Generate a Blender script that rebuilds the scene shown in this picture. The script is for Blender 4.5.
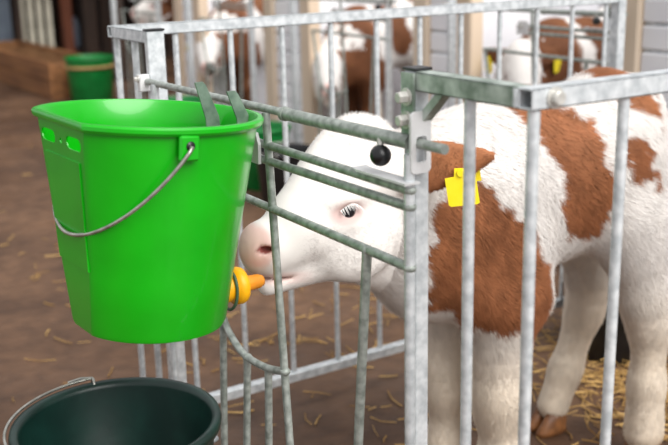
import bpy, math, random
import numpy as np
from mathutils import Vector, Matrix
random.seed(7); rng = np.random.default_rng(7)
S = bpy.context.scene
for o in list(bpy.data.objects): bpy.data.objects.remove(o, do_unlink=True)
COL = S.collection

# ------------------------------------------------------------------ camera
CAM = Vector((-0.741, -0.781, 1.170)); YAW, PIT, ROL, FPX = 1.01136, -0.26917, -0.02314, 999.79
cd = Vector((math.cos(YAW)*math.cos(PIT), math.sin(YAW)*math.cos(PIT), math.sin(PIT)))
cr = cd.cross(Vector((0, 0, 1))).normalized(); cu = cr.cross(cd)
cr, cu = cr*math.cos(ROL)+cu*math.sin(ROL), cu*math.cos(ROL)-cr*math.sin(ROL)
cam = bpy.data.cameras.new('camera'); camo = bpy.data.objects.new('camera', cam); COL.objects.link(camo)
M = Matrix((cr, cu, -cd)).transposed().to_4x4(); M.translation = CAM; camo.matrix_world = M
cam.sensor_width = 36; cam.lens = FPX/668*36; cam.clip_start = .05; cam.clip_end = 200
cam.dof.use_dof = True; cam.dof.focus_distance = 1.58; cam.dof.aperture_fstop = 4.2
S.camera = camo

# ------------------------------------------------------------------ world, light, exposure
w = bpy.data.worlds.new('world'); S.world = w; w.use_nodes = True
wb = w.node_tree.nodes['Background']; wb.inputs[0].default_value = (.98, .98, 1, 1); wb.inputs[1].default_value = .60
sun = bpy.data.lights.new('daylight', 'SUN'); sun.energy = 3.35; sun.angle = math.radians(50); sun.color = (1, .985, .96)
suno = bpy.data.objects.new('daylight', sun); COL.objects.link(suno)
suno.rotation_euler = Vector((.12, -.72, .68)).to_track_quat('Z', 'Y').to_euler(); suno.location = (-2, -4, 4)
S.view_settings.view_transform = 'Standard'; S.view_settings.look = 'None'
S.view_settings.exposure = 0.52; S.view_settings.gamma = 1; S.view_settings.use_curve_mapping = False

# ------------------------------------------------------------------ materials
def lin(c): return tuple(((v/255)/12.92 if v/255 <= .04045 else ((v/255+.055)/1.055)**2.4) for v in c)
def mat(name, c1, c2=None, scale=20, rough=.5, metal=0, bump=0, bscale=None, detail=4, fac=(.35, .65), stretch=None, coat=0, sss=0):
    m = bpy.data.materials.new(name); m.use_nodes = True; nt = m.node_tree; b = nt.nodes['Principled BSDF']
    b.inputs['Roughness'].default_value = rough; b.inputs['Metallic'].default_value = metal
    if coat: b.inputs['Coat Weight'].default_value = coat
    if sss:
        b.inputs['Subsurface Weight'].default_value = sss; b.inputs['Subsurface Radius'].default_value = (.01, .01, .006)
    c1 = lin(c1); c2 = lin(c2) if c2 else c1
    tc = nt.nodes.new('ShaderNodeTexCoord'); mp = nt.nodes.new('ShaderNodeMapping')
    nt.links.new(tc.outputs['Object'], mp.inputs[0])
    if stretch: mp.inputs['Scale'].default_value = stretch
    n = nt.nodes.new('ShaderNodeTexNoise'); n.inputs['Scale'].default_value = scale; n.inputs['Detail'].default_value = detail
    nt.links.new(mp.outputs[0], n.inputs['Vector'])
    r = nt.nodes.new('ShaderNodeValToRGB'); r.color_ramp.elements[0].position, r.color_ramp.elements[1].position = fac
    r.color_ramp.elements[0].color = (*c1, 1); r.color_ramp.elements[1].color = (*c2, 1)
    nt.links.new(n.outputs[0], r.inputs[0]); nt.links.new(r.outputs[0], b.inputs['Base Color'])
    if bump:
        n2 = nt.nodes.new('ShaderNodeTexNoise'); n2.inputs['Scale'].default_value = bscale or scale*2; n2.inputs['Detail'].default_value = 5
        nt.links.new(mp.outputs[0], n2.inputs['Vector'])
        bp = nt.nodes.new('ShaderNodeBump'); bp.inputs['Strength'].default_value = bump; bp.inputs['Distance'].default_value = .01
        nt.links.new(n2.outputs[0], bp.inputs['Height']); nt.links.new(bp.outputs[0], b.inputs['Normal'])
    return m
def attr_mat(name, rough=.7, sss=0, sheen=0):
    m = bpy.data.materials.new(name); m.use_nodes = True; nt = m.node_tree; b = nt.nodes['Principled BSDF']
    a = nt.nodes.new('ShaderNodeAttribute'); a.attribute_name = 'coat'
    nt.links.new(a.outputs['Color'], b.inputs['Base Color']); b.inputs['Roughness'].default_value = rough
    b.inputs['Specular IOR Level'].default_value = .25
    return m
GALV = mat('galvanised_steel', (182, 188, 191), (220, 224, 226), 60, .40, .38, .06, 120)
GALVD = mat('dull_galvanised_rod', (128, 135, 128), (172, 178, 172), 70, .48, .35, .08, 160)
PLATE = mat('zinc_plate', (206, 206, 206), (218, 218, 218), 40, .5, .15)
GALV_REFL = mat('dirty_galvanised_painted_reflection', (120, 134, 122), (186, 196, 188), 35, .42, .4, .06, 120)  # dirty steel, with green reflection and shade put into the colour
STRIP = mat('strip_steel_painted_reflection', (92, 112, 98), (124, 142, 128), 50, .5, .4)  # reflected green put into the colour of the dirty strips
BOLT = mat('zinc_bolt', (180, 178, 172), (204, 202, 196), 60, .35, .3)
BLACK = mat('black_plastic', (16, 16, 18), (26, 26, 28), 30, .35)
GREEN = mat('green_plastic', (2, 156, 4), (5, 166, 7), 14, .32, 0, .012, 40, coat=.25)
GREEND = mat('dark_green_plastic', (0, 104, 40), (4, 118, 48), 12, .4)
TEAL = mat('black_green_plastic', (6, 34, 29), (12, 46, 39), 18, .36, 0, .03, 40)
YEL = mat('yellow_rubber', (250, 176, 4), (255, 190, 16), 20, .42)
ORA = mat('orange_teat_rubber', (232, 140, 26), (242, 156, 44), 24, .35)
TAG = mat('yellow_tag_plastic', (250, 226, 20), (255, 235, 50), 15, .45)
WIRE = mat('steel_wire', (150, 150, 142), (186, 184, 176), 60, .3, .8)
GWIRE = mat('green_coated_wire', (52, 84, 60), (70, 100, 74), 30, .5)
WHITE = mat('white_plastic_board', (226, 226, 232), (238, 238, 240), 4, .5)
CREAM = mat('cream_timber', (212, 190, 166), (222, 204, 182), 6, .6, stretch=(1, 1, .1))
DARKW = mat('dark_timber', (34, 22, 15), (58, 38, 25), 5, .8, 0, .2, 20, stretch=(4, 4, .4))
REDW = mat('red_brown_timber', (84, 42, 22), (112, 58, 32), 5, .8, stretch=(4, 4, .4))
WOOD = mat('trough_timber', (112, 72, 40), (150, 102, 60), 4, .75, 0, .2, 20, stretch=(3, .4, 6))
HOOF = mat('horn', (92, 56, 30), (138, 90, 50), 30, .5)
PALE = mat('pale_slat', (172, 166, 150), (196, 190, 172), 5, .7)
BLUE = mat('pale_blue_plastic', (136, 150, 168), (150, 164, 180), 5, .5)
EYE = mat('eye', (14, 14, 20), (30, 30, 38), 30, .12)
LASH = mat('white_lash', (224, 220, 216), None, 5, .7)
STRAW = mat('straw', (150, 112, 58), (206, 168, 104), 9, .65, detail=1)
BAND = mat('tan_rope', (150, 112, 70), (172, 134, 90), 30, .8)
COAT = attr_mat('coat_skin', .75); FUR = attr_mat('coat_fur', .62)

# ------------------------------------------------------------------ mesh helpers
class MB:
    def __init__(s): s.v = []; s.f = []; s.sm = []
    def add(s, v, f, smooth=False):
        n = len(s.v); s.v += [tuple(p) for p in v]; s.f += [tuple(i+n for i in q) for q in f]; s.sm += [smooth]*len(f); return s
    def box(s, a, b, bev=0.0015):
        (x0, y0, z0), (x1, y1, z1) = a, b
        e = min(bev, (x1-x0)/2.5, (y1-y0)/2.5, (z1-z0)/2.5)
        # chamfered box: 24 verts
        V = []; ix = {}
        for sx in (0, 1):
            for sy in (0, 1):
                for sz in (0, 1):
                    c = (x1 if sx else x0, y1 if sy else y0, z1 if sz else z0); d = (-e if sx else e, -e if sy else e, -e if sz else e)
                    for k in range(3):
                        p = [c[i]+(0 if i == k else d[i]) for i in range(3)]; ix[(sx, sy, sz, k)] = len(V); V.append(p)
        F = []
        for k in range(3):
            i, j = [(1, 2), (2, 0), (0, 1)][k]
            for sgn in (0, 1):
                q = []
                for (a_, b_) in ((0, 0), (1, 0), (1, 1), (0, 1)):
                    t = [0, 0, 0]; t[k] = sgn; t[i] = a_; t[j] = b_; q.append(ix[(*t, k)])
                F.append(q if sgn else q[::-1])
        for k in range(3):                                     # edges along k
            i, j = [(1, 2), (2, 0), (0, 1)][k]
            for a_ in (0, 1):
                for b_ in (0, 1):
                    t0 = [0, 0, 0]; t0[i] = a_; t0[j] = b_; t1 = list(t0); t1[k] = 1
                    q = [ix[(*t0, i)], ix[(*t1, i)], ix[(*t1, j)], ix[(*t0, j)]]
                    F.append(q if a_ != b_ else q[::-1])
        for sx in (0, 1):
            for sy in (0, 1):
                for sz in (0, 1):
                    q = [ix[(sx, sy, sz, k)] for k in range(3)]; F.append(q if (sx+sy+sz) % 2 == 1 else q[::-1])
        return s.add(V, F)
    def tube(s, pts, r, n=10, cap=True, closed=False):
        P = [Vector(p) for p in pts]; m = len(P); rr = r if isinstance(r, (list, tuple)) else [r]*m
        V = []; F = []; prev = None
        for i in range(m):
            if closed: t = (P[(i+1) % m]-P[i-1]).normalized()
            else: t = (P[min(i+1, m-1)]-P[max(i-1, 0)]).normalized()
            if prev is None:
                u = t.cross(Vector((0, 0, 1)));  u = t.cross(Vector((0, 1, 0))) if u.length < .1 else u
                u.normalize()
            else: u = (prev-t*prev.dot(t)).normalized()
            prev = u; vv = t.cross(u)
            for k in range(n):
                a = 2*math.pi*k/n; V.append(P[i]+(u*math.cos(a)+vv*math.sin(a))*rr[i])
        for i in range(m if closed else m-1):
            for k in range(n):
                a, b = i*n+k, i*n+(k+1) % n; c, d = ((i+1) % m)*n+(k+1) % n, ((i+1) % m)*n+k
                F.append((a, b, c, d))
        s.add(V, F, True)
        if cap and not closed:
            s.add(V[:n], [tuple(range(n))[::-1]]); s.add(V[-n:], [tuple(range(n))])
        return s
    def lathe(s, prof, c, n=48, axis=None):
        V = []; F = []; m = len(prof)
        for r, z in prof:
            for k in range(n):
                a = 2*math.pi*k/n; V.append((c[0]+r*math.cos(a), c[1]+r*math.sin(a), c[2]+z))
        for i in range(m-1):
            for k in range(n):
                F.append((i*n+k, i*n+(k+1) % n, (i+1)*n+(k+1) % n, (i+1)*n+k))
        return s.add(V, F, True)
    def ball(s, c, r, n=20, sc=(1, 1, 1)):
        prof = [(math.sin(math.pi*i/(n//2))*r, -math.cos(math.pi*i/(n//2))*r) for i in range(n//2+1)]
        b = MB().lathe(prof, (0, 0, 0), n)
        return s.add([(c[0]+p[0]*sc[0], c[1]+p[1]*sc[1], c[2]+p[2]*sc[2]) for p in b.v], b.f, True)
    def prism(s, poly, ax, o0, o1):
        """poly in the plane normal to axis ax (0 = x: (y,z); 1 = y: (x,z); 2 = z: (x,y))"""
        def P(p, o):
            q = list(p); q.insert(ax, o); return q
        n = len(poly); V = [P(p, o0) for p in poly]+[P(p, o1) for p in poly]
        ar = sum(poly[i][0]*poly[(i+1) % n][1]-poly[(i+1) % n][0]*poly[i][1] for i in range(n))
        F = [tuple(range(n))[::-1], tuple(range(n, 2*n))]+[(i, (i+1) % n, n+(i+1) % n, n+i) for i in range(n)]
        if (ar < 0) != (ax == 1): F = [q[::-1] for q in F]
        return s.add(V, F)
    def xf(s, M4): s.v = [tuple(M4 @ Vector(p)) for p in s.v]; return s
    def build(s, name, m, parent=None):
        me = bpy.data.meshes.new(name); me.from_pydata(s.v, [], s.f); me.update()
        me.polygons.foreach_set('use_smooth', s.sm)
        return link(name, me, m, parent)
def link(name, me, m, parent=None):
    if m: me.materials.append(m)
    o = bpy.data.objects.new(name, me); COL.objects.link(o)
    if parent:
        o.parent = parent; o.matrix_parent_inverse = Matrix.Translation(-Vector(parent.location))
    return o
def thing(name, loc, label, cat, group=None):
    o = bpy.data.objects.new(name, None); COL.objects.link(o); o.location = loc; o.empty_display_size = .1
    return tag(o, label, cat, group)
def tag(o, label, cat, group=None):
    o['label'] = label; o['category'] = cat
    if group: o['group'] = group
    return o
def struct(o): o['kind'] = 'structure'; return o
def copy_tree(o, parent=None):
    c = o.copy(); COL.objects.link(c)
    if parent: c.parent = parent; c.matrix_parent_inverse = o.matrix_parent_inverse.copy()
    for ch in list(o.children): copy_tree(ch, c)
    return c

# ------------------------------------------------------------------ setting
FLOOR = bpy.data.materials.new('dirty_concrete'); FLOOR.use_nodes = True
def floor_nodes():
    nt = FLOOR.node_tree; b = nt.nodes['Principled BSDF']; L = nt.links.new
    tc = nt.nodes.new('ShaderNodeTexCoord')
    def noise(sc, det, dist=0):
        n = nt.nodes.new('ShaderNodeTexNoise'); n.inputs['Scale'].default_value = sc; n.inputs['Detail'].default_value = det
        n.inputs['Distortion'].default_value = dist; L(tc.outputs['Object'], n.inputs['Vector']); return n
    def ramp(src, a, b_, p=(.3, .7)):
        r = nt.nodes.new('ShaderNodeValToRGB'); r.color_ramp.elements[0].position, r.color_ramp.elements[1].position = p
        r.color_ramp.elements[0].color = (*a, 1); r.color_ramp.elements[1].color = (*b_, 1); L(src.outputs[0], r.inputs[0]); return r
    a = ramp(noise(1.6, 6, .6), lin((66, 44, 29)), lin((112, 83, 60)))
    c = ramp(noise(14, 6, .3), (.55, .5, .46), (1.15, 1.12, 1.1))
    mx = nt.nodes.new('ShaderNodeMixRGB'); mx.blend_type = 'MULTIPLY'; mx.inputs[0].default_value = .8
    L(a.outputs[0], mx.inputs[1]); L(c.outputs[0], mx.inputs[2]); L(mx.outputs[0], b.inputs['Base Color'])
    rr = ramp(noise(3, 4), (.45,)*3, (.8,)*3); L(rr.outputs[0], b.inputs['Roughness'])
    bp = nt.nodes.new('ShaderNodeBump'); bp.inputs['Strength'].default_value = .5; bp.inputs['Distance'].default_value = .012
    L(noise(22, 8).outputs[0], bp.inputs['Height']); L(bp.outputs[0], b.inputs['Normal'])
floor_nodes()
mb = MB(); NX, NY = 60, 90
FX = np.linspace(-5, 8, NX); FY = np.linspace(-5, 17, NY)
mb.add([(x, y, 0) for y in FY for x in FX], [(j*NX+i, j*NX+i+1, (j+1)*NX+i+1, (j+1)*NX+i) for j in range(NY-1) for i in range(NX-1)], True)
struct(mb.build('floor', FLOOR))
struct(MB().box((3.30, -1.5, 0), (3.40, 5.45, 2.4)).build('wall_back', WHITE))
struct(MB().box((-5, 8.2, 2.45), (8, 15.2, 2.6)).build('added_shade_slab', DARKW))  # unseen slab added to darken the far left of the barn
struct(MB().box((0, 15, 0), (8, 15.15, 2.4)).build('wall_left', DARKW))
struct(MB().box((4.4, 5.45, 0), (4.5, 15, 2.4)).build('wall_far', DARKW))

# ------------------------------------------------------------------ pen steelwork
H, T = 1.02, .024
PEN_Y = .643
def hexbolt(mb, c, ax, r=.008, l=.012, n=6):
    d = Vector(ax); u = d.orthogonal().normalized(); v = d.cross(u); c = Vector(c)
    ring = lambda o, r_: [c+d*o+(u*math.cos(2*math.pi*k/n)+v*math.sin(2*math.pi*k/n))*r_ for k in range(n)]
    V = ring(0, r)+ring(l*.85, r)+ring(l, r*.8)
    F = [(i*n+k, i*n+(k+1) % n, (i+1)*n+(k+1) % n, (i+1)*n+k) for i in range(2) for k in range(n)]+[tuple(range(2*n, 3*n))]
    mb.add(V, F); n2 = 12                                   # washer
    ring2 = lambda o, r_: [c+d*o+(u*math.cos(2*math.pi*k/n2)+v*math.sin(2*math.pi*k/n2))*r_ for k in range(n2)]
    mb.add(ring2(0, r*1.45)+ring2(.002, r*1.45), [(k, (k+1) % n2, n2+(k+1) % n2, n2+k) for k in range(n2)]+[tuple(range(n2, 2*n2))])
    return mb
def bar(name, p0, p1, r, parent, m=GALV): return MB().tube([p0, p1], r, 12).build(name, m, parent)

def hollow(mb, a, b, ax, t=.003):
    """square tube a..b along axis ax with open ends"""
    lo, hi = list(a), list(b); o = [i for i in range(3) if i != ax]
    for i, s in ((o[0], 0), (o[0], 1), (o[1], 0), (o[1], 1)):
        p, q = list(lo), list(hi)
        if s == 0: q[i] = lo[i]+t
        else: p[i] = hi[i]-t
        mb.box(p, q, .0012)
    return mb

def front_frame():
    fr = thing('pen_front_frame', (0, PEN_Y, 0), 'galvanised front frame with two posts either side of the nearest gate', 'pen frame', 'pen front frames')
    hollow(MB(), (0, .0245, H-T), (T, .207, H), 1).build('top_rail', GALV_REFL, fr)
    hollow(MB(), (0, 1.0845, H-T), (T, 1.2615, H), 1).build('top_rail', GALV, fr)
    MB().box((0, 0, .03), (T, 1.285, .055)).build('bottom_rail', GALV, fr)
    MB().box((0, .207, 0), (.022, .231, H)).build('post', GALV, fr)
    MB().box((0, 1.068, 0), (.036, 1.084, H)).build('post', GALV, fr)
    MB().box((-.001, .205, H), (.026, .233, H+.004), .001).build('post_cap', BLACK, fr)
    MB().box((-.001, 1.066, H), (.037, 1.087, H+.004), .001).build('post_cap', BLACK, fr)
    for y in (.116, .010, 1.269, 1.166): bar('bar', (.012, y, .045), (.012, y, H-T+.003), .0072, fr)
    # gusset bracket, bolts and slotted latch plate on the near post
    MB().prism([(.206, .935), (.231, .935), (.231, H-.002), (.206, H-.002)], 0, -.004, -.0003).build('bracket_plate', GALV_REFL, fr)
    for z in (.988, .959): hexbolt(MB(), (-.004, .2195, z), (-1, 0, 0), .0078, .014).build('bolt', BOLT, fr)
    p = [(0, 0)]
    mb = MB(); x0, x1, z0, z1, y0, y1 = -.014, .017, .894, .972, .1965, .2005
    sx0, sx1, sz0, sz1 = -.006, .010, .908, .941
    def rr(x0, x1, z0, z1, r, n=5):
        out = []
        for cx, cz, a0 in ((x1-r, z1-r, 0), (x0+r, z1-r, 90), (x0+r, z0+r, 180), (x1-r, z0+r, 270)):
            for k in range(n): a = math.radians(a0+90*k/(n-1)); out.append((cx+r*math.cos(a), cz+r*math.sin(a)))
        return out
    A = rr(x0, x1, z0, z1, .007); B = rr(sx0, sx1, sz0, sz1, .0045); n = len(A)
    V = [(x, y, z) for y in (y0, y1) for ring in (A, B) for x, z in ring]
    F = []
    for i in range(n):
        j = (i+1) % n
        F += [(j, i, n+i, n+j), (2*n+i, 2*n+j, 3*n+j, 3*n+i), (i, j, 2*n+j, 2*n+i), (n+j, n+i, 3*n+i, 3*n+j)]
    mb.add(V, F).build('latch_plate', PLATE, fr)
    MB().prism([(.2065, .950), (.2065, .965), (.172, H-T), (.157, H-T)], 0, .004, .018).build('corner_brace', GALV_REFL, fr)
    MB().tube([(-.001, .0255, H-T+.002), (-.001, .0255, H-.002)], .0030, 8).build('weld', GALV, fr)
    return fr
FRAME = front_frame()

def side_panel(y0, xs, x_end, label, face):
    p = thing('pen_side_panel', (.6, y0+.012, 0), label, 'pen panel', 'side panels of the nearest pen')
    hollow(MB(), (0, y0, H-T), (x_end, y0+T, H), 0).build('top_rail', GALV, p)
    MB().box((.02, y0, .105), (x_end, y0+T, .129)).build('bottom_rail', GALV, p)
    for x in xs: bar('bar', (x, y0+.012, .120), (x, y0+.012, H-T+.003), .0068, p)
    MB().box((x_end, y0-.004, 0), (x_end+.03, y0+T+.004, H+.006)).build('post', GALV, p)
    MB().box((0.024, y0+.002, 0), (.044, y0+T-.002, .106)).build('foot', GALV, p)
    return p
pr_ = side_panel(0, [.154+.139*k for k in range(10)], 1.52, 'galvanised side panel running right from the nearest rail corner', -1)
hexbolt(MB(), (.032, -.0002, H-.012), (0, -1, 0), .0085, .010, 12).build('bolt', BOLT, pr_)
pl_ = side_panel(1.262, [.148+.1335*k for k in range(11)], 1.52, 'galvanised barred side panel behind the drinking calf', -1)

def gate():
    g = thing('pen_gate', (-.010, PEN_Y, 0), 'galvanised gate the drinking calf puts its head to, with black ball knob', 'gate', 'pen gates')
    X = -.010
    def Pt(y, z, dx=0): return (X+dx, -.781+(y+.781)*.9865, 1.17+(z-1.17)*.9865)
    def b(name, p, q, r, m=GALVD): return bar(name, Pt(*p), Pt(*q), r, g, m)
    R2 = .219
    b('latch_rod', (1.098, .921, .004), (.160, .929, .010), .0066)
    b('top_tube', (.540, .9255, .004), (.224, .9285, .006), .0096)
    MB().tube([Pt(.547, .9254, .004), Pt(.538, .9255, .004)], .0110, 14).build('collar', GALVD, g)
    b('rail', (.672, .8695), (R2, .868), .0066); b('rail', (.672, .8435), (R2, .846), .0066); b('rail', (.86, .7685), (R2, .7640), .0066)
    b('stile', (R2, .060), (R2, .915), .0072, GALV); b('stile', (1.045, .060), (1.045, .920), .0072, GALV)
    MB().tube([Pt(1.05, .085), Pt(R2, .085)], .008, 10).build('bottom_rail', GALV, g)
    b('bar', (.597, .921), (.540, .085), .0066); b('bar', (.318, .762), (.385, .085), .0070)
    arc = [(.815, .56), (.792, .513), (.752, .483), (.705, .470), (.640, .474), (.600, .482), (.567, .492)]
    MB().tube([Pt(y, z) for y, z in smooth(arc)], .0066, 10).build('curved_rail', GALVD, g)
    b('bar', (.795, .515), (.835, .085), .0066); b('bar', (.703, .470), (.745, .085), .0066); b('bar', (.625, .477), (.652, .085), .0066)
    b('bar', (.86, .772), (.812, .555), .0066)
    for y, z in ((.583, .767), (R2, .764), (R2, .846), (R2, .868), (.318, .764), (.703, .470), (.566, .492), (.795, .512)):
        MB().ball(Pt(y, z), .0090, 10, (1, 1.1, .8)).build('weld', GALVD, g)
    kb = MB().ball(Pt(.277, .9045, -.004), .0142, 24).build('ball_knob', BLACK, g)
    MB().tube([Pt(.283, .926), Pt(.279, .910, -.003)], .0045, 8).build('knob_stem', BOLT, kb)
    y0, y1, y2, z0 = Pt(.207, 0)[1], Pt(.318, 0)[1], Pt(.328, 0)[1], Pt(0, .8775)[2]
    MB().prism([(y0, z0), (y1, z0), (y2, z0+.0045), (y1, z0+.003), (y0, z0+.003)], 0, X-.016, X+.0075).build('latch_tab', PLATE, g)
    q = [Pt(y, z)[1:] for y, z in ((.606, .838), (.655, .838), (.668, .862), (.655, .888), (.612, .888), (.604, .870))]
    MB().prism(q, 0, X-.012, X-.0068).build('bracket_plate', PLATE, g)
    hexbolt(MB(), Pt(.642, .868, -.012), (-1, 0, 0), .006, .009).build('bolt', BOLT, g)
    MB().box((X-.012, 1.066, .905), (X+.009, 1.080, .938)).build('hinge_clamp', PLATE, g)
    hexbolt(MB(), (X-.012, 1.073, .930), (-1, 0, 0), .005, .009).build('bolt', BOLT, g)
    return g
def smooth(pts, n=6):
    P = [Vector((p[0], p[1], p[2] if len(p) > 2 else 0)) for p in pts]; d = len(pts[0]); out = []
    P = [P[0]*2-P[1]]+P+[P[-1]*2-P[-2]]
    for i in range(1, len(P)-2):
        for k in range(n):
            t = k/n; a, b, c, e = P[i-1], P[i], P[i+1], P[i+2]
            q = .5*((2*b)+(c-a)*t+(2*a-5*b+4*c-e)*t*t+(3*b-a-3*c+e)*t**3); out.append(tuple(q)[:d])
    out.append(tuple(P[-2])[:d]); return out
GATE = gate()

# ------------------------------------------------------------------ buckets
def boolean_cut(o, cutters):
    for c in cutters:
        md = o.modifiers.new('cut', 'BOOLEAN'); md.object = c; md.operation = 'DIFFERENCE'; md.solver = 'EXACT'
    bpy.context.view_layer.update()
    dg = bpy.context.evaluated_depsgraph_get(); me = bpy.data.meshes.new_from_object(o.evaluated_get(dg))
    o.modifiers.clear(); old = o.data; o.data = me; bpy.data.meshes.remove(old)
    for c in cutters: bpy.data.objects.remove(c, do_unlink=True)
def d_outline(R, fl, n=96, inset=0):
    out = []
    R -= inset; fl -= inset; a0 = math.acos(-fl/R)
    c = math.sin(a0)*R
    m = n*3//4
    for k in range(m+1): a = -a0+2*a0*k/m; out.append((R*math.cos(a), R*math.sin(a)))
    for k in range(1, n-m): t = k/(n-m); out.append((-fl, c-2*c*t))
    return out
def feeding_bucket():
    Rt, Rb, ft, fb, h = .160, .114, .1365, .1095, .320
    b = thing('feeding_bucket', (-.198, .588, .944), 'bright green plastic feeding bucket with yellow teat hung on the gate', 'bucket', 'green feeding buckets')
    mb = MB(); rings = []
    def prof(z, inset, dr=0):
        t = 1+z/h; R = Rb+(Rt-Rb)*t+dr; f = fb+(ft-fb)*t+dr*.6
        return [(x+.006*(1-t), y, z) for x, y in d_outline(R, f, 120, inset)]
    seq = [(-h+.006, .004), (-h, .010)]
    L = [prof(-h, .05), prof(-h, .008), prof(-h+.003, .002), prof(-h+.010, 0), prof(-h*.7, 0), prof(-h*.4, 0), prof(-.035, 0), prof(-.013, 0), prof(-.012, 0, .006), prof(-.008, 0, .0085), prof(-.003, 0, .008), prof(0, 0, .005),
         prof(0, 0, -.001), prof(-.004, 0, -.0035), prof(-.035, 0, -.0035), prof(-h*.4, 0, -.0035), prof(-h*.7, 0, -.0035), prof(-h+.012, .0035), prof(-h+.006, .012), prof(-h+.005, .05)]
    n = len(L[0]); V = [p for r_ in L for p in r_]
    F = [(i*n+k, i*n+(k+1) % n, (i+1)*n+(k+1) % n, (i+1)*n+k) for i in range(len(L)-1) for k in range(n)]
    F.append(tuple(range(n))[::-1]); F.append(tuple(range((len(L)-1)*n, len(L)*n)))
    mb.add(V, F, True)
    # rim corner band on the flat side
    def built(name, mb, m, par=b):
        o = MB(); o.v, o.f, o.sm = mb.v, mb.f, mb.sm
        me = bpy.data.meshes.new(name); me.from_pydata(o.v, [], o.f); me.update(); me.polygons.foreach_set('use_smooth', o.sm)
        me.materials.append(m); ob = bpy.data.objects.new(name, me); COL.objects.link(ob); ob.parent = par; return ob
    body = built('body', mb, GREEN)
    cut = []
    loc = b.location.copy(); b.location = (0, 0, 0)
    for y0, y1 in ((-.068, -.018), (.022, .072)):
        q = []
        for cy, a0 in ((y1-.009, -90), (y0+.009, 90)):
            for k in range(7): a = math.radians(a0+180*k/6); q.append((cy+.009*math.cos(a), -.034+.009*math.sin(a)))
        c = MB().prism(q, 0, -.22, -.06).build('cutter', None); cut.append(c)
    q = [(.002+.004*math.cos(2*math.pi*k/10), -.036+.004*math.sin(2*math.pi*k/10)) for k in range(10)]
    cut.append(MB().prism(q, 0, -.22, -.06).build('cutter', None))
    boolean_cut(body, cut); body.data.set_sharp_from_angle(angle=math.radians(32))
    # flat-side skirt below the rim and the long rectangular panel
    tz = lambda z: -(fb+(ft-fb)*(1+z/h))-.006*z/h
    mb = MB()
    for z0, z1, hw, o in ((-.215, -.058, .060, .0022),):
        V = []
        for z in (z0, z1):
            for y in (-hw*(.86 if z == z0 else 1), hw*(.86 if z == z0 else 1)):
                V += [(tz(z)-o, y, z), (tz(z)+.001, y, z)]
        mb.add(V, [(0, 2, 6, 4), (1, 5, 7, 3), (0, 4, 5, 1), (2, 3, 7, 6), (0, 1, 3, 2), (4, 6, 7, 5)])
    built('flat_panel', mb, GREEN)
    for s in (-1, 1):
        lg = MB(); y = s*.158
        lg.box((-.037, min(y, y+s*.009), -.045), (-.007, max(y, y+s*.009), -.010), .003)
        lo = built('handle_lug', lg, GREEN)
        built('lug_hole', MB().lathe([(0, .0), (.0065, 0), (.0065, .0008), (0, .0008)], (0, 0, 0), 16).xf(Matrix.Translation((-.022, s*.1673, -.024)) @ Matrix.Rotation(-s*math.pi/2, 4, 'X')), BLACK, lo)
    Lh, ph, pw, zl = .190, .84, 1.06, -.026; pts = []
    for k in range(61):
        t = math.pi*k/60; sn = math.sin(t)**pw; c = math.cos(t); c = math.copysign(abs(c)**pw, c)
        pts.append((-.022-(Lh*math.cos(ph)-.022)*sn, -.172*c, zl-Lh*math.sin(ph)*sn))
    pts = [(-.022, -.158, zl)]+pts+[(-.022, .158, zl)]
    built('wire_handle', MB().tube(pts, .0028, 10), WIRE)
    # teat with valve ring, on the gate side near the bottom
    tm = Matrix.Translation((.118, .004, -.290)) @ Matrix.Rotation(math.radians(87), 4, 'Y')
    tn = built('teat_nut', MB().lathe([(0, 0), (.024, 0), (.024, .026), (.025, .034), (.030, .036), (.031, .046), (.029, .052), (.014, .053), (0, .053)], (0, 0, 0), 28).xf(tm), YEL)
    tm = tm @ Matrix.Translation((0, 0, .050))
    built('teat', MB().lathe([(.014, 0), (.0135, .010), (.0125, .020), (.0120, .034), (.009, .042), (0, .044)], (0, 0, 0), 22).xf(tm), ORA)
    # two steel strips hooked over the latch rod from inside the bucket
    # green-coated wire hoop around the teat
    pts = [(.128+.004*math.sin(math.pi*k/16), .030+.034*math.cos(math.pi*k/16*1.0-.2), -.250-.034*math.sin(math.pi*k/16-.2)) for k in range(17)]
    hp = [(.146, .004+.0275*math.cos(2*math.pi*k/28), -.292+.033*math.sin(2*math.pi*k/28)) for k in range(28)]
    built('teat_guard', MB().tube(hp, .0026, 8, closed=True), GWIRE)
    b.location = loc; b.rotation_euler = (Matrix.Rotation(.074, 3, 'Z') @ Matrix.Rotation(.010, 3, 'X') @ Matrix.Rotation(.082, 3, 'Y')).to_euler()
    bpy.context.view_layer.update()
    for y, q in [(0.64, [(-0.0989, 0.9726), (-0.0806, 0.9671), (-0.0611, 0.9172), (-0.0838, 0.9149)]), (0.57, [(-0.0794, 0.9643), (-0.0612, 0.9596), (-0.0443, 0.9243), (-0.0649, 0.9219)])]:
        dx, dz = q[2][0]-q[1][0], q[2][1]-q[1][1]
        ex = (q[2][0]+.004, q[2][1]-.06), (q[3][0]+.002, q[3][1]-.06)
        poly = [q[0], ((q[0][0]+q[1][0])/2+.004, q[0][1]+.0005), q[1], q[2], ex[0], ex[1], q[3]]
        o = MB().prism(poly, 1, y-.0016, y+.0016).build('hook_strip', STRIP); o.parent = b; o.matrix_parent_inverse = b.matrix_world.inverted()
    return b
BUCKET = feeding_bucket()

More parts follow.
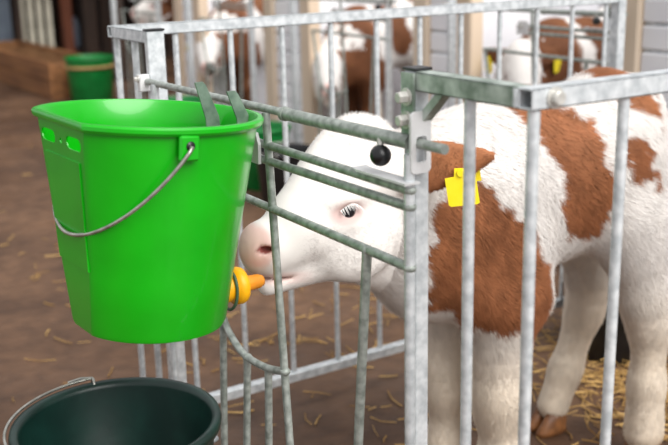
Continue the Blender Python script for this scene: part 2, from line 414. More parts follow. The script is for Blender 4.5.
def round_bucket(name, loc, R, Rb, h, m, label, lip=.012, group=None, handle_a=None, wire=WIRE):
    b = thing(name, loc, label, 'bucket', group)
    prof = [(0, 0), (Rb-.006, 0), (Rb, .006), (R-.012, h-.030), (R-.011, h-.022), (R-.002, h-.018), (R, h-.008), (R-.002, h-.001), (R-.008, h), (R-.014, h-.002), (R-.0165, h-.012), (Rb-.005, .010), (Rb-.012, .005), (0, .005)]
    def loc_(mb): 
        mb.v = [(p[0]+loc[0], p[1]+loc[1], p[2]+loc[2]) for p in mb.v]; return mb
    loc_(MB().lathe(prof, (0, 0, 0), 64)).build('body', m, b)
    if handle_a is not None:
        pts = []
        for k in range(49):
            a = handle_a+math.pi*k/48; lift = .003-.004*math.sin(math.pi*k/48)
            pts.append(((R+.005)*math.cos(a), (R+.005)*math.sin(a), h+lift))
        loc_(MB().tube(pts, .0026, 8)).build('wire_handle', wire, b)
        for a in (handle_a, handle_a+math.pi):
            c = Vector(((R-.002)*math.cos(a), (R-.002)*math.sin(a), h-.006)); t = Vector((-math.sin(a), math.cos(a), 0)); u = Vector((math.cos(a), math.sin(a), 0))
            lp = [c+u*(.010*math.cos(2*math.pi*k/14))+Vector((0, 0, .011*math.sin(2*math.pi*k/14))) for k in range(14)]
            loc_(MB().tube(lp, .0026, 7, closed=True)).build('handle_eye', wire, b)
            if a == handle_a:
                e = [c+u*.006+Vector((0, 0, .010)), c+u*.016+t*.018+Vector((0, 0, .009)), c+u*.020+t*.040+Vector((0, 0, .004))]
                loc_(MB().tube(e, .0026, 7)).build('handle_end', wire, b)
    return b
DKC, DKR, DKZ = (-.261, .663), .169, .44
a_h = math.atan2(.845-DKC[1], -.30-DKC[0])
DARK = round_bucket('water_bucket', (DKC[0], DKC[1], DKZ-.27), DKR, .125, .27, TEAL, 'black-green round bucket with wire handle held below the hung green bucket', group='dark buckets', handle_a=math.radians(83.5))
# the steel ring on the gate that carries it
ring = [(DKC[0]+.151*math.cos(2*math.pi*k/48), DKC[1]+.151*math.sin(2*math.pi*k/48), .265) for k in range(48)]
hr = MB().tube(ring, .0055, 8, closed=True).build('bucket_ring', GALV, GATE)
for y in (.64, .815):
    MB().tube([(-.017, y, .268), (DKC[0]+.130, DKC[1]+(y-DKC[1])*.75, .265)], .0055, 8).build('ring_arm', GALV, hr)
    hexbolt(MB(), (-.018, y, .285), (-1, 0, 0), .0065, .012).build('bolt', BOLT, hr)

# ------------------------------------------------------------------ calves
class Field:
    def __init__(s, lo, hi, h):
        s.lo = np.array(lo, np.float32); s.h = h; s.n = [int((hi[i]-lo[i])/h)+1 for i in range(3)]
        s.g = np.full(s.n, .2, np.float32); s.Mf = None
    def ax(s, i, a, b): return s.lo[i]+s.h*np.arange(a, b, dtype=np.float32)
    def region(s, lo, hi):
        a = [max(0, int((lo[i]-s.lo[i])/s.h)) for i in range(3)]; b = [min(s.n[i], int((hi[i]-s.lo[i])/s.h)+2) for i in range(3)]
        return a, b
    def prim(s, fn, pts, rad, k, sub=False, M=None):
        P = np.array(pts, float)
        if M is not None: P = P @ M[0].T+M[1]
        m = rad+k+.03; a, b = s.region(P.min(0)-m, P.max(0)+m)
        if any(a[i] >= b[i] for i in range(3)): return
        X, Y, Z = np.meshgrid(*[s.ax(i, a[i], b[i]) for i in range(3)], indexing='ij')
        if M is not None:
            q = np.stack([X-M[1][0], Y-M[1][1], Z-M[1][2]], -1) @ M[0].astype(np.float32); X, Y, Z = q[..., 0], q[..., 1], q[..., 2]
        d = fn(X, Y, Z); sl = tuple(slice(a[i], b[i]) for i in range(3)); g = s.g[sl]
        if sub:
            d = -d; hh = np.maximum(k-np.abs(g-d), 0)/k; s.g[sl] = np.maximum(g, d)+hh*hh*k/4
        else:
            hh = np.maximum(k-np.abs(g-d), 0)/k; s.g[sl] = np.minimum(g, d)-hh*hh*k/4
    def cone(s, a, b, ra, rb, k=.04, sy=1., M=None, sub=False):
        a, b = np.array(a, np.float32), np.array(b, np.float32)
        def fn(X, Y, Z):
            yc = a[1]; Yq = (Y-yc)/sy; bb = b.copy(); bb[1] = yc+(b[1]-yc)/sy
            d = bb-a; L = float(d@d)+1e-9
            t = np.clip(((X-a[0])*d[0]+Yq*d[1]+(Z-a[2])*d[2])/L, 0, 1)
            return (np.sqrt((X-a[0]-t*d[0])**2+(Yq-t*d[1])**2+(Z-a[2]-t*d[2])**2)-(ra+(rb-ra)*t))*min(1, sy)**.5
        s.prim(fn, [a, b], max(ra, rb)*max(1, sy), k, sub, M)
    def ell(s, c, r, k=.03, R=None, M=None, sub=False, tp=0):
        c = np.array(c, np.float32); r = np.array(r, np.float32)
        def fn(X, Y, Z):
            X, Y, Z = X-c[0], Y-c[1], Z-c[2]
            if R is not None: X, Y, Z = (X*R[0][0]+Y*R[0][1]+Z*R[0][2], X*R[1][0]+Y*R[1][1]+Z*R[1][2], X*R[2][0]+Y*R[2][1]+Z*R[2][2])
            if tp: q = 1-tp*np.clip(X/r[0], -.9, .95); Y, Z = Y/q, Z
            k0 = np.sqrt((X/r[0])**2+(Y/r[1])**2+(Z/r[2])**2); k1 = np.sqrt((X/r[0]**2)**2+(Y/r[1]**2)**2+(Z/r[2]**2)**2)+1e-6
            return k0*(k0-1)/k1
        s.prim(fn, [c], float(r.max()), k, sub, M)
    def mesh(s, smooth_it=3):
        g = s.g; ins = g < 0; n = [x-1 for x in g.shape]
        cs = [(i, j, k) for i in (0, 1) for j in (0, 1) for k in (0, 1)]
        cnt = sum(ins[i:i+n[0], j:j+n[1], k:k+n[2]].astype(np.int8) for i, j, k in cs)
        act = (cnt > 0) & (cnt < 8); idx = -np.ones(n, np.int32); I = np.array(np.nonzero(act)).T; idx[act] = np.arange(len(I))
        cv = {c: g[I[:, 0]+c[0], I[:, 1]+c[1], I[:, 2]+c[2]] for c in cs}
        acc = np.zeros((len(I), 3)); num = np.zeros(len(I))
        for c in cs:
            for ax in range(3):
                if c[ax] == 0:
                    e = list(c); e[ax] = 1; e = tuple(e); a, b = cv[c], cv[e]; m = (a < 0) != (b < 0)
                    t = np.where(m, a/np.where(m, a-b, 1), 0); p = np.tile(np.array(c, float), (len(I), 1)); p[:, ax] = t
                    acc[m] += p[m]; num[m] += 1
        V = s.lo+s.h*(I+acc/num[:, None]); Q = []
        for ax in range(3):
            o = [i for i in range(3) if i != ax]; sl0 = [slice(1, -1)]*3; sl1 = [slice(1, -1)]*3
            sl0[ax] = slice(0, -1); sl1[ax] = slice(1, None)
            A, B = ins[tuple(sl0)], ins[tuple(sl1)]
            for flip, mm in ((False, A & ~B), (True, B & ~A)):
                E = np.array(np.nonzero(mm)).T
                if not len(E): continue
                base = E.copy(); base[:, o[0]] += 1; base[:, o[1]] += 1
                def at(d0, d1):
                    q = base.copy(); q[:, o[0]] += d0; q[:, o[1]] += d1; return idx[q[:, 0], q[:, 1], q[:, 2]]
                q = np.stack([at(-1, -1), at(0, -1), at(0, 0), at(-1, 0)], 1)
                if flip != (ax == 1): q = q[:, ::-1]
                Q.append(q)
        Q = np.concatenate(Q); ed = np.concatenate([Q[:, [i, (i+1) % 4]] for i in range(4)])
        for _ in range(smooth_it):
            a = np.zeros_like(V); c = np.zeros(len(V)); np.add.at(a, ed[:, 0], V[ed[:, 1]]); np.add.at(a, ed[:, 1], V[ed[:, 0]]); np.add.at(c, ed[:, 0], 1); np.add.at(c, ed[:, 1], 1)
            V = V*.5+.5*a/c[:, None]
        return V, Q

def vnoise(P, sc, seed=0):
    """cheap value noise, -1..1"""
    q = P*sc+seed*17.3; i = np.floor(q).astype(np.int64); f = q-i; f = f*f*(3-2*f); out = 0
    for dx in (0, 1):
        for dy in (0, 1):
            for dz in (0, 1):
                h = ((i[:, 0]+dx)*73856093) ^ ((i[:, 1]+dy)*19349663) ^ ((i[:, 2]+dz)*83492791); h = (h*2654435761) & 0xffffff
                wgt = (f[:, 0] if dx else 1-f[:, 0])*(f[:, 1] if dy else 1-f[:, 1])*(f[:, 2] if dz else 1-f[:, 2]); out = out+wgt*(h/0xffffff*2-1)
    return out
def polydist(poly, x, z):
    P = np.array(poly); ins = np.zeros(len(x), bool); dm = np.full(len(x), 9.)
    for i in range(len(P)):
        (x0, z0), (x1, z1) = P[i], P[(i+1) % len(P)]
        c = ((z0 > z) != (z1 > z)) & (x < (x1-x0)*(z-z0)/(z1-z0+1e-12)+x0); ins ^= c
        t = np.clip(((x-x0)*(x1-x0)+(z-z0)*(z1-z0))/((x1-x0)**2+(z1-z0)**2), 0, 1); dm = np.minimum(dm, np.hypot(x-x0-t*(x1-x0), z-z0-t*(z1-z0)))
    return np.where(ins, -dm, dm)
def sstep(a, b, x): t = np.clip((x-a)/(b-a), 0, 1); return t*t*(3-2*t)

Y0 = .735
BROWN = np.array(lin((164, 106, 70))); BROWN2 = np.array(lin((124, 74, 46))); CWHITE = np.array(lin((233, 228, 223))); PINK = np.array(lin((226, 178, 168)))
EARS = {}
def ear_frame(s):
    L = np.array([.76, .66*s, .19]); L /= np.linalg.norm(L)
    W = np.array([.05, -.12*s, 1.]); W -= L*(W@L); W /= np.linalg.norm(W); N = np.cross(L, W)
    return L, W, N
def calf_field(h, head=None, lo=(-.08, .40, 0), hi=(1.28, 1.05, .97), neck_to=None, stance=0):
    F = Field(lo, hi, h); c = F.cone
    # trunk
    c((.52, Y0, .640), (.85, Y0, .690), .188, .162, .05, .70)
    c((.82, Y0, .700), (.915, Y0, .735), .160, .130, .05, .80)
    c((.895, Y0, .822), (.965, Y0, .806), .076, .076, .06, 1.1)
    c((.54, Y0, .752), (.68, Y0, .745), .088, .085, .06, .62)
    c((.42, Y0, .560), (.56, Y0, .520), .105, .095, .06, .85)
    # shoulders and thighs
    for s in (-1, 1):
        c((.53, Y0+s*.085, .700), (.50, Y0+s*.090, .520), .068, .078, .05, .72)
        F.ell((.908, Y0+s*.086, .650), (.094, .064, .175), .05)
    c((.560, .655, .580), (.610, .655, .470), .080, .066, .05, .80); c((.560, .800, .580), (.600, .800, .470), .080, .066, .05, .80)
    # neck
    nt = neck_to or (.290, .690, .700)
    c((.50, Y0, .670), nt, .165, .132, .06, .52)
    if not neck_to: c((.40, .715, .600), (.300, .690, .660), .105, .095, .06, .50)
    # near front leg, far front leg
    c((.540, .650, .480), (.556, .655, .270), .078, .054, .04, .85); c((.556, .655, .270), (.560, .660, .235), .057, .053, .03, .9)
    c((.560, .660, .235), (.564, .660, .110), .050, .043, .03, .9); c((.564, .660, .110), (.555, .660, .060), .050, .047, .03)
    c((.535, .810, .480), (.532, .805, .270), .070, .046, .04, .85); c((.532, .805, .270), (.530, .800, .230), .048, .045, .03)
    c((.530, .800, .230), (.530, .800, .100), .040, .036, .03); c((.530, .800, .100), (.522, .800, .050), .043, .040, .03)
    # hind legs: thigh, gaskin, hock, cannon, fetlock
    c((.912, .645, .600), (.962, .635, .410), .092, .064, .05, .75); c((.962, .635, .410), (.980, .632, .345), .060, .058, .04, .8)
    c((.980, .632, .345), (.975, .628, .190), .046, .038, .035, .9); c((.975, .628, .190), (.972, .625, .075), .041, .048, .03, .9)
    c((.945, .820, .600), (1.005, .840, .380), .098, .060, .05, .75); c((1.005, .840, .380), (.998, .848, .300), .050, .048, .04, .8)
    c((.998, .848, .300), (.948, .855, .150), .043, .036, .035, .9); c((.948, .855, .150), (.914, .858, .065), .039, .040, .03, .9)
    # tail
    c((1.010, Y0, .820), (1.060, Y0, .720), .028, .020, .03); c((1.060, Y0, .720), (1.075, Y0, .420), .018, .026, .02)
    # head
    M = head
    c((.025, .655, .676), (.100, .658, .700), .049, .066, .03, .88, M)
    F.ell((.010, .655, .690), (.026, .042, .034), .02, None, M)
    c((.022, .655, .615), (.165, .660, .655), .020, .054, .018, .95, M)
    c((.100, .660, .722), (.200, .664, .790), .052, .074, .035, 1.02, M)
    F.ell((.225, .666, .835), (.052, .050, .040), .03, None, M)
    c((.19, .664, .77), (.28, .680, .73), .080, .100, .05, .62, M)
    for s in (-1, 1):
        F.ell((.190, .662+s*.038, .672), (.075, .034, .075), .03, None, M)
        F.ell((.150, .662+s*.052, .757), (.034, .020, .018), .025, None, M)
        F.ell((.150, .662+s*.056, .716), (.030, .014, .012), .02, None, M)
        F.ell((.003, .655+s*.034, .690), (.013, .010, .0050), .006, None, M, sub=True)
        F.ell((.152, .662+s*.074, .737), (.022, .014, .011), .010, None, M, sub=True)
        L, W, N = ear_frame(s)
        b0 = np.array([.262, .662+s*.055, .788]); R = np.array([L, W, N])
        F.ell(b0+L*.084, (.092, .042, .011), .012, R, M, tp=.55); c(b0-L*.02, b0+L*.02, .030, .022, .03, 1., M)
        F.ell(b0+L*.088+N*s*.010, (.074, .030, .008), .006, R, M, sub=True, tp=.5)
        EARS[s] = (b0, L, W, N)
    # mouth line
    c((-.02, .655, .634), (.060, .655, .626), .0040, .0022, .004, 16., M, sub=True)
    return F
BODY_PATCHES = [
    # shoulder and neck
    [(.345, .80), (.350, .735), (.43, .752), (.465, .738), (.515, .690), (.548, .650), (.590, .590), (.632, .500), (.648, .440), (.622, .372), (.585, .40), (.555, .43), (.47, .44), (.40, .485), (.345, .50), (.335, .60), (.335, .74)],
    # saddle
    [(.585, .93), (.592, .86), (.628, .80), (.655, .76), (.662, .70), (.672, .62), (.70, .585), (.775, .585), (.792, .66), (.788, .72), (.758, .81), (.712, .865), (.70, .93)],
    # rump spots
    [(.838, .90), (.845, .86), (.878, .822), (.925, .808), (.945, .86), (.93, .93)],
    [(.826, .782), (.85, .788), (.885, .768), (.892, .73), (.898, .680), (.875, .700), (.845, .682), (.822, .72)],
    [(1.045, .80), (1.1, .75), (1.1, .60), (1.05, .55), (1.04, .62), (1.045, .72)],
]
def head_back(P, M):
    return P if M is None else (P-M[1]) @ M[0]
def ear_dist(Q):
    d = np.full(len(Q), 9.)
    for s, (b0, L, W, N) in EARS.items():
        q = Q-(b0+L*.092); d = np.minimum(d, np.sqrt(((q@L)/.094)**2+((q@W)/.048)**2+((q@N)/.030)**2)-1)
    return d
def coat(P, M=None, style=0):
    n = vnoise(P, 24, 1)*.016+vnoise(P, 60, 2)*.012+vnoise(P, 160, 9)*.010; x, z = P[:, 0], P[:, 2]
    warp = vnoise(P, 9, 5)*.018
    br = np.zeros(len(P)); far = P[:, 1] > Y0+.02
    for i, pg in enumerate(BODY_PATCHES):
        xs = np.where(far, x-.05+warp*2, x)
        d = polydist(pg, xs+warp*.4, z+warp*.3)+n
        br = np.maximum(br, 1-sstep(-.004, .006, d))
    Q = head_back(P, M); hx, hy, hz = Q.T
    headm = sstep(-.01, .01, .335+.15*(hz-.72)-hx)
    if style == 0: br = br*(1-headm)
    if style >= 1:
        side = hy-.66; pole = .235 if style != 2 else .26
        neck = sstep(0, .012, hx-pole+n*2-.10*(hz > .86))*(1-sstep(.55, .57, x+n))
        br = np.maximum(br*(1-headm), neck)
        c0 = [None, (.215, -.075, .72, .055), (.10, -.05, .70, .040), (.215, -.06, .74, .075)][style]
        e = np.sqrt((hx-c0[0])**2+(side-c0[1])**2+(hz-c0[2])**2)-c0[3]+n
        br = np.maximum(br, (1-sstep(-.004, .006, e)))
    e = ear_dist(Q)
    br = np.maximum(br, 1-sstep(-.02, .12, e))
    # brown tuft behind the poll
    e = np.sqrt(((hx-.330)/.038)**2+((hy-.630)/.05)**2+((hz-.828)/.034)**2)-1+n*8; br = np.maximum(br, 1-sstep(-.1, .15, e))
    br = br[:, None]
    bm = (BROWN*(1+.25*vnoise(P, 30, 3)[:, None])*(.5+.5*sstep(-.6, .6, vnoise(P, 12, 4))[:, None])+BROWN2*(.5-.5*sstep(-.6, .6, vnoise(P, 12, 4))[:, None]))
    wm = CWHITE*(1+.03*vnoise(P, 40, 6)[:, None])
    # yellowish stain on the lower legs
    st = (1-sstep(.05, .15, z))*sstep(-.2, .5, vnoise(P, 14, 8)); wm = wm*(1-.6*st[:, None])+np.array(lin((176, 128, 76)))*.6*st[:, None]
    wm = wm*(1-.6*(1-sstep(.25, .55, z))[:, None])+np.array(lin((226, 206, 176)))*.6*(1-sstep(.25, .55, z))[:, None]
    if style: bm = bm*.50  # shade of the back row put into the brown coat colour
    col = wm*(1-br)+bm*br
    # bare pink skin: nose pad, lips, rim of the eye
    nose = 1-sstep(.9, 1.25, np.sqrt(((hx+.004)/.026)**2+((hy-.655)/.05)**2+((hz-.690)/.036)**2)+n*3)
    lip = (1-sstep(.006, .016, np.abs(hz-.633+.10*(hx-.0)))) * (1-sstep(.05, .11, hx))
    eye = 1-sstep(.7, 1.3, np.sqrt(((hx-.148)/.034)**2+((np.abs(hy-.662)-.066)/.03)**2+((hz-.735)/.022)**2))
    for wgt, cc in ((nose*.75, PINK), (lip*.45, PINK), (eye*.7, np.array(lin((196, 156, 150))))): col = col*(1-wgt[:, None])+cc*wgt[:, None]
    nos = 1-sstep(.8, 1.3, np.sqrt(((hx-.002)/.015)**2+((np.abs(hy-.655)-.034)/.014)**2+((hz-.690)/.007)**2))
    col = col*(1-nos[:, None])+np.array(lin((128, 66, 60)))*nos[:, None]
    return np.clip(col, 0, 1), br[:, 0], nose, eye
def set_mesh(name, V, Fc, col, smooth=True):
    me = bpy.data.meshes.new(name); nv, k = len(V), Fc.shape[1]
    me.vertices.add(nv); me.vertices.foreach_set('co', np.asarray(V, np.float32).ravel())
    me.loops.add(Fc.size); me.loops.foreach_set('vertex_index', np.asarray(Fc, np.int32).ravel())
    me.polygons.add(len(Fc)); me.polygons.foreach_set('loop_start', np.arange(0, Fc.size, k, dtype=np.int32))
    me.polygons.foreach_set('use_smooth', np.ones(len(Fc), bool))
    me.update(calc_edges=True)
    at = me.color_attributes.new('coat', 'FLOAT_COLOR', 'POINT'); at.data.foreach_set('color', np.c_[col, np.ones(nv)].astype(np.float32).ravel())
    return me
def hoof(parent, c, dirx=-1, sc=1.):
    for s in (-1, 1):
        mb = MB(); V = []; n = 14; lv = [(0, .040, .0), (.012, .039, -.003), (.034, .033, .006), (.058, .027, .013)]
        for z, r, o in lv:
            for k in range(n):
                a = 2*math.pi*k/n; V.append((c[0]+sc*(r*1.1*math.cos(a)+o+(-.010 if math.cos(a) < 0 else 0)*(1-z/.06)), c[1]+sc*(s*.019+r*.50*math.sin(a)), z*sc))
        F = [(i*n+k, i*n+(k+1) % n, (i+1)*n+(k+1) % n, (i+1)*n+k) for i in range(3) for k in range(n)]+[tuple(range(n))[::-1], tuple(range(3*n, 4*n))]
        mb.add(V, F, True).build('hoof', HOOF, parent)
def make_calf(label, h, head=None, style=0, fur=0, neck_to=None, off=(0, 0, 0), group='calves'):
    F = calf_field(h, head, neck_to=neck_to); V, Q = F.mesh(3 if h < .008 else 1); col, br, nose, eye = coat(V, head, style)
    root = thing('calf', (.75+off[0], Y0+off[1], off[2]), label, 'calf', group); O = np.array(off)
    me = set_mesh('body', V+O, Q, col); link('body', me, COAT, root)
    hm = (lambda p: np.array(p)+O) if head is None else (lambda p: head[0]@np.array(p)+head[1]+O)
    for s in (-1, 1):
        e = hm((.153, .662+s*.0560, .7365)); eo = MB().ball(e, .0165, 20).build('eye', EYE, root)
        lm = MB()
        for k in range(26):
            t = (k+rng.uniform(-.3, .3))/25; a = np.array((.131+.042*t, .662+s*(.0715+.004*math.sin(math.pi*t)), .742+.010*math.sin(math.pi*t)))
            tip = a+np.array((rng.uniform(-.004, .004)+.004*(t-.5), s*rng.uniform(.010, .016), -rng.uniform(.006, .013)))
            w0 = np.array((.0007, 0, .0003)); lm.add([tuple(hm(a-w0)), tuple(hm(a+w0)), tuple(hm(tip))], [(0, 1, 2)])
        lm.build('eyelashes', LASH, eo)
        b0, L, W, N = EARS[s]
        tc = b0+L*.106-W*.020; X = np.array([.84, -.54*(-s), 0]); X /= np.linalg.norm(X); Zv = np.array([.14, 0, -1.]); Nn = np.cross(X, Zv)*(1)
        Nn /= np.linalg.norm(Nn)
        if Nn[1]*s < 0: Nn = -Nn
        tc = tc+Nn*.014
        tg = MB(); q = [(-.013, .012), (-.011, -.012), (.013, -.012), (.014, -.002), (.030, .002), (.028, .034), (.020, .052), (-.021, .055), (-.028, .046), (-.030, .014)]
        q = [(-.028, .006), (-.012, .003), (-.010, -.012), (.008, -.012), (.012, .003), (.026, .004), (.028, .050), (.024, .053), (-.022, .057), (-.026, .054)]
        V2 = [tuple(hm(tc+X*u+Zv*v+Nn*o)) for o in (-.0009, .0009) for u, v in q]; n = len(q)
        tg.add(V2, [tuple(range(n)), tuple(range(2*n-1, n-1, -1))]+[(i, n+i, n+(i+1) % n, (i+1) % n) for i in range(n)])
        tp = tg.build('ear_tag', TAG, root)
        bt = [tuple(hm(tc+X*(.0065*math.cos(2*math.pi*k/14))+Zv*(-.004+.0065*math.sin(2*math.pi*k/14))+Nn*o)) for o in (.001, .004) for k in range(14)]
        MB().add(bt, [(k, (k+1) % 14, 14+(k+1) % 14, 14+k) for k in range(14)]+[tuple(range(14, 28))]).build('tag_button', TAG, tp)
        # back plate of the tag, on the other face of the ear, turned a little
        q2 = [(.004, -.016), (.028, -.016), (.030, .016), (.006, .018)]
        V3 = [tuple(hm(tc-Nn*.030+X*(u+.008)+Zv*(v+.004)+Nn*o)) for o in (-.0009, .0009) for u, v in q2]
        MB().add(V3, [(0, 1, 2, 3), (7, 6, 5, 4)]+[(i, 4+i, 4+(i+1) % 4, (i+1) % 4) for i in range(4)]).build('ear_tag', TAG, root)
    for c in ((.552, .660), (.520, .800), (.968, .625), (.900, .860)): hoof(root, (c[0]+off[0], c[1]+off[1]))
    if fur:
        tri = np.concatenate([Q[:, :3], Q[:, [0, 2, 3]]]); a, b, c = V[tri[:, 0]], V[tri[:, 1]], V[tri[:, 2]]
        nn = np.cross(b-a, c-a); ar = np.linalg.norm(nn, axis=1); nn /= ar[:, None]+1e-12
        vis = 1+2.5*(nn[:, 1] < .2)
        wgt = ar*vis*(((a[:, 2] > .04))); cs = np.cumsum(wgt); ti = np.searchsorted(cs, rng.random(fur)*cs[-1])
        u, v = rng.random(fur), rng.random(fur); fl = u+v > 1; u[fl], v[fl] = 1-u[fl], 1-v[fl]
        P = a[ti]+(b-a)[ti]*u[:, None]+(c-a)[ti]*v[:, None]; N = nn[ti]
        col, br, nose, eye = coat(P, head, style); x, z = P[:, 0], P[:, 2]; hd = x < .27
        ln = np.where(hd, .007, .021)*(.6+.8*rng.random(fur)); ln = np.where((x < .32), ln+.020*sstep(.815, .885, z)*sstep(.10, .20, x)*rng.random(fur), ln)
        ln = np.where(z < .38, .010*(.6+.8*rng.random(fur)), ln); ln = np.where((P[:, 1] < .60) & (z > .70) & (x < .42), .007, ln)
        ln *= (1-.85*np.maximum(nose, eye*.9)); mz = sstep(.03, .10, x); ln *= np.where(hd, .45+.55*mz, 1)
        keep = ear_dist(head_back(P, head)); inn = (np.abs(x-.0) < 0); 
        flow = np.stack([np.where(hd, .7, .75), np.zeros(fur), np.where(hd, .15, -.75)], 1)+.45*np.stack([vnoise(P, 8, 11), vnoise(P, 8, 12), vnoise(P, 8, 13)], 1)+.40*np.stack([vnoise(P, 55, 14), vnoise(P, 55, 15), vnoise(P, 55, 16)], 1)+rng.normal(0, .16, (fur, 3))
        flow -= N*(flow*N).sum(1)[:, None]; flow /= np.linalg.norm(flow, axis=1)[:, None]+1e-9
        lift = np.where(hd, .38+.45*sstep(.82, .88, z), .38)+rng.normal(0, .10, fur)
        D = flow+N*lift[:, None]; D /= np.linalg.norm(D, axis=1)[:, None]
        sd = np.cross(D, N); sd /= np.linalg.norm(sd, axis=1)[:, None]+1e-9; wd = (.0006+.0005*rng.random(fur))[:, None]
        base = P-N*.001; mid = base+D*ln[:, None]*.5; tip = base+D*ln[:, None]-N*(ln*.12)[:, None]-np.array([0, 0, 1])*(ln*.08)[:, None]
        VV = np.stack([base-sd*wd, base+sd*wd, tip], 1).reshape(-1, 3)+O
        vr = np.where(br > .5, .34, .14); cl = col*(1-.5*vr+vr*(rng.random(fur)-.1)+vr*.7*vnoise(P*np.array([1.6, 1, .7]), 75, 21))[:, None]; cl = np.clip(np.repeat(cl, 3, 0), 0, 1)
        fm = set_mesh('fur', VV, np.arange(fur*3).reshape(-1, 3), cl)
        nb = np.repeat(N+.25*D, 3, 0); nb /= np.linalg.norm(nb, axis=1)[:, None]
        fm.normals_split_custom_set_from_vertices(nb.astype(np.float32))
        fo = link('fur', fm, FUR, root); fo['kind'] = 'stuff'
    return root
CALF = make_calf('brown and white calf sucking the yellow teat of the green bucket', .0055, fur=420000)

# ------------------------------------------------------------------ row of pens behind
XB = 1.86
def rotz(a): return np.array([[math.cos(a), -math.sin(a), 0], [math.sin(a), math.cos(a), 0], [0, 0, 1.]])
def roty(a): return np.array([[math.cos(a), 0, math.sin(a)], [0, 1, 0], [-math.sin(a), 0, math.cos(a)]])
def head_pose(yaw, tilt, dx, dy, dz):
    R = rotz(math.radians(yaw)) @ roty(math.radians(tilt)); pv = np.array([.27, .672, .73]); return R, pv+np.array([dx, dy, dz])-R@pv
pens = [(2.03, 'behind the pen side rail at the right'), (3.32, 'behind the drinking calf\'s head'), (4.62, 'above the green bucket\'s rim'), (5.92, 'farthest left in the back row')]
for i, (yc, where) in enumerate(pens):
    f = copy_tree(FRAME); f.location = (XB, yc, 0); f['label'] = 'blurred galvanised front frame in the back row, '+where
    for ch in list(f.children):
        if ch.name.startswith('bar'): bpy.data.objects.remove(ch)
    g = copy_tree(GATE); g.location = (XB-.010, yc, 0); g['label'] = 'blurred galvanised gate of the back row, '+where
    for ch in list(g.children):
        if ch.name.startswith('bucket_ring'):
            for s in list(ch.children): bpy.data.objects.remove(s)
            bpy.data.objects.remove(ch)
edges = [(.62, 1.62), (2.49, 2.79), (3.78, 4.18), (5.12, 5.42)]
BD = {}
for i, (a, b) in enumerate(edges):
    lab = ['white boarded divider at the far right edge', 'white boarded divider just left of the cream-faced calf', 'white boarded divider between the two white-faced calves', 'farthest left white boarded divider, left of the pink-faced calf'][i]
    dv = thing('stall_divider', (XB+.14, (a+b)/2, 0), lab, 'partition', 'white stall dividers')
    zc = .0
    while zc < 1.25:
        MB().box((XB+.12, a+.05, zc), (XB+.15, b-.05, zc+.080), .006).build('board', WHITE, dv); zc += .090
    MB().box((XB+.135, a+.05, 0), (XB+.145, b-.05, 1.23)).build('backing', GALV, dv)
    for y in (a-.05, b-.05): MB().box((XB+.10, y, 0), (XB+.17, y+.10, 1.28), .006).build('post', CREAM, dv)
    sd = MB().box((XB+.17, b-.06, 0), (XB+1.15, b-.03, 1.28), .004).build('side_sheet', WHITE, dv)

ex = XB-.0
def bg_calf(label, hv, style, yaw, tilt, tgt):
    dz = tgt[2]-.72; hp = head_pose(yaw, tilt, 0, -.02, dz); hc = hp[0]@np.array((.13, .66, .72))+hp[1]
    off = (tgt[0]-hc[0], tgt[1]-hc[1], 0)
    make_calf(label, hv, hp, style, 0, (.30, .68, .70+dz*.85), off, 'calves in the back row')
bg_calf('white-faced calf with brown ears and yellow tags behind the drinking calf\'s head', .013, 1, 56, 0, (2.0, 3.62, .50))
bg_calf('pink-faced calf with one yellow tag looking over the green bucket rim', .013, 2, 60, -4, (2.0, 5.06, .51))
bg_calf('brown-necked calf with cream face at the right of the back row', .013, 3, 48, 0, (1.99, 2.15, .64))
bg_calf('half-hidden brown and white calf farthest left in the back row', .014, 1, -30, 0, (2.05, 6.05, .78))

round_bucket('feed_bucket', (1.60, 3.62, 0), .15, .115, .31, GREEND, 'dark green bucket on the floor before the white-faced calf', group='floor buckets', handle_a=.3)
round_bucket('feed_bucket', (1.52, 3.25, 0), .15, .115, .26, BLACK, 'black bucket on the floor before the white-faced calf', group='floor buckets', handle_a=.8)
round_bucket('feed_bucket', (1.62, 4.62, 0), .16, .12, .33, GREEND, 'dark green bucket on the floor before the pink-faced calf', group='floor buckets', handle_a=.4)
round_bucket('feed_bucket', (1.40, 1.11, 0), .135, .105, .23, BLACK, 'black bucket behind the drinking calf\'s hind legs', group='floor buckets', handle_a=-1.2)

# ------------------------------------------------------------------ far left of the barn
bb = round_bucket('feed_bucket', (1.93, 7.15, 0), .20, .165, .36, GREEND, 'large dark green bucket with tan band beside the wooden trough', group='floor buckets')
MB().tube([(1.93+.193*math.cos(2*math.pi*k/40), 7.15+.193*math.sin(2*math.pi*k/40), .285) for k in range(40)], .012, 8, closed=True).build('band', BAND, bb)
tr = thing('wooden_trough', (1.9, 8.8, 0), 'long brown plank trough on the floor at the far left', 'trough')
for x in (1.68, 2.12):
    for z0, z1 in ((.0, .145), (.150, .300)): MB().box((x, 7.42, z0), (x+.04, 10.0, z1), .006).build('plank', WOOD, tr)
for y in (7.42, 9.96): MB().box((1.722, y, 0), (2.118, y+.04, .295), .006).build('end_board', WOOD, tr)
MB().box((1.722, 7.462, .02), (2.118, 9.958, .05), .004).build('bottom_board', WOOD, tr)
ps = thing('slatted_pallet', (2.40, 10.42, 0), 'pale slatted pallet standing behind the wooden trough', 'pallet')
for k in range(4): MB().box((2.27+.10*k, 10.36, 0), (2.335+.10*k, 10.39, 1.2), .004).build('slat', PALE, ps)
for z in (.12, .55, 1.0): MB().box((2.25, 10.39, z), (2.66, 10.45, z+.09), .004).build('crosspiece', DARKW, ps)
pp = thing('floor_stand_in_sheet', (2.05, 11.0, 0), 'made-up pale grey sheet in place of pale floor at the far left edge', 'sheet')  # made-up sheet standing in for a pale patch of floor
MB().box((1.70, 11.00, .03), (2.36, 11.03, .95), .004).build('sheet', BLUE, pp)
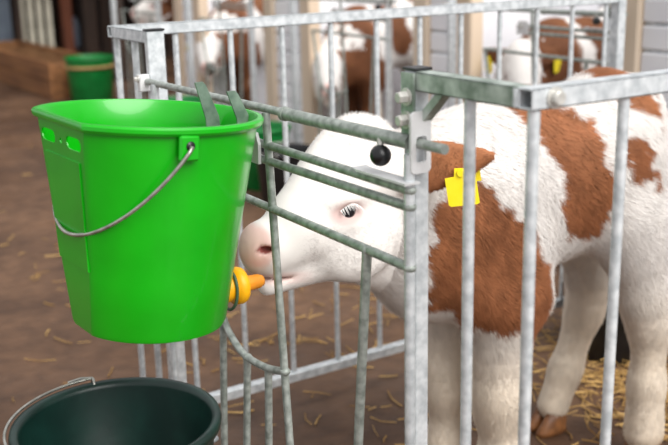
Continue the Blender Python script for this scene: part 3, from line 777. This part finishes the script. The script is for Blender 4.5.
for x in (1.68, 2.36): MB().box((x, 10.99, 0), (x+.03, 11.04, 1.0), .004).build('edge_rail', DARKW, pp)
for i, (x, y, wd, m) in enumerate(((2.80, 10.4, .12, REDW), (2.62, 8.3, .10, DARKW), (3.30, 8.0, .14, DARKW), (3.9, 10.0, .2, DARKW), (2.22, 10.2, .06, DARKW), (2.50, 7.3, .10, DARKW), (3.05, 10.4, .16, DARKW), (3.45, 10.9, .2, DARKW))):
    lb = ['red-brown timber post beside the slatted pallet', 'slim dark timber post right of the trough', 'dark timber post behind the large green bucket', 'dark timber post deep in the far left corner', 'thin dark post left of the slatted pallet', 'dark timber post at the end of the back row', 'dark timber post right beside the red-brown post', 'thick dark timber post behind the red-brown post'][i]
    p = thing('timber_post', (x, y, 0), lb, 'post', 'timber posts'); MB().box((x-wd/2, y-wd/2, 0), (x+wd/2, y+wd/2, 2.2), .01).build('shaft', m, p)
    MB().box((x-wd*.7, y-wd*.7, 0), (x+wd*.7, y+wd*.7, .06), .01).build('foot', DARKW, p)
JX, JY = 3.42, 12.0
jg = thing('plastic_jug', (JX, JY, 0), 'pale blue plastic jug standing between the timber posts', 'jug')
MB().lathe([(0, 0), (.085, 0), (.09, .01), (.09, .26), (.06, .32), (.03, .34), (.03, .38), (0, .38)], (JX, JY, 0), 24).build('body', BLUE, jg)
MB().tube([(JX-.03, JY, .36), (JX-.11, JY, .33), (JX-.11, JY, .22), (JX-.085, JY, .18)], .012, 8).build('handle', BLUE, jg)

# ------------------------------------------------------------------ straw
def straw(spec, m=None, name='straw', z0=.003, label='loose golden straw scattered on the brown floor', lim=None):
    V, F = [], []
    for n, (cx, cy), (sx, sy), zmax in spec:
        for _ in range(n):
            x, y = rng.normal(cx, sx), rng.normal(cy, sy); a = rng.random()*math.pi; l = rng.uniform(.02, .10); r = rng.uniform(.0010, .0024)
            if lim: x, y = np.clip(x, lim[0], lim[1]), np.clip(y, lim[2], lim[3])
            z = z0+rng.random()**2*zmax; dz = rng.normal(0, .05)*l
            d = np.array([math.cos(a), math.sin(a)]); nrm = np.array([-d[1], d[0]]); bend = rng.normal(0, .08)*l
            k = len(V)
            for t, bz in ((-.5, 0), (0, 1), (.5, 0)):
                c = np.array([x, y])+d*l*t+nrm*bend*bz
                for o, h in ((-r, 0), (r, 0), (0, r*1.4)): V.append((c[0]+nrm[0]*o, c[1]+nrm[1]*o, max(.001, z+dz*t)+h))
            for i in (0, 1):
                for j in range(3): F.append((k+i*3+j, k+i*3+(j+1) % 3, k+i*3+3+(j+1) % 3, k+i*3+3+j))
    mb = MB(); mb.add(V, F, True); o = mb.build(name, m or STRAW); o['kind'] = 'stuff'
    return tag(o, label, 'straw')
straw([(1300, (1.35, .70), (.18, .28), .02), (110, (1.0, 1.75), (.5, .3), .006), (170, (.8, 1.0), (.4, .4), .004), (120, (1.0, 2.6), (.6, .6), .006), (70, (.0, 2.4), (.8, 1.0), .004), (40, (-.2, 3.5), (1.2, 2), .004)])

HAY = mat('brown_hay', (92, 62, 36), (128, 90, 54), 9, .8)
straw([(1800, (1.92, 8.6), (.09, .7), .10)], HAY, 'hay', .21, 'brown hay filling the far wooden trough', (1.80, 2.04, 7.56, 9.86))
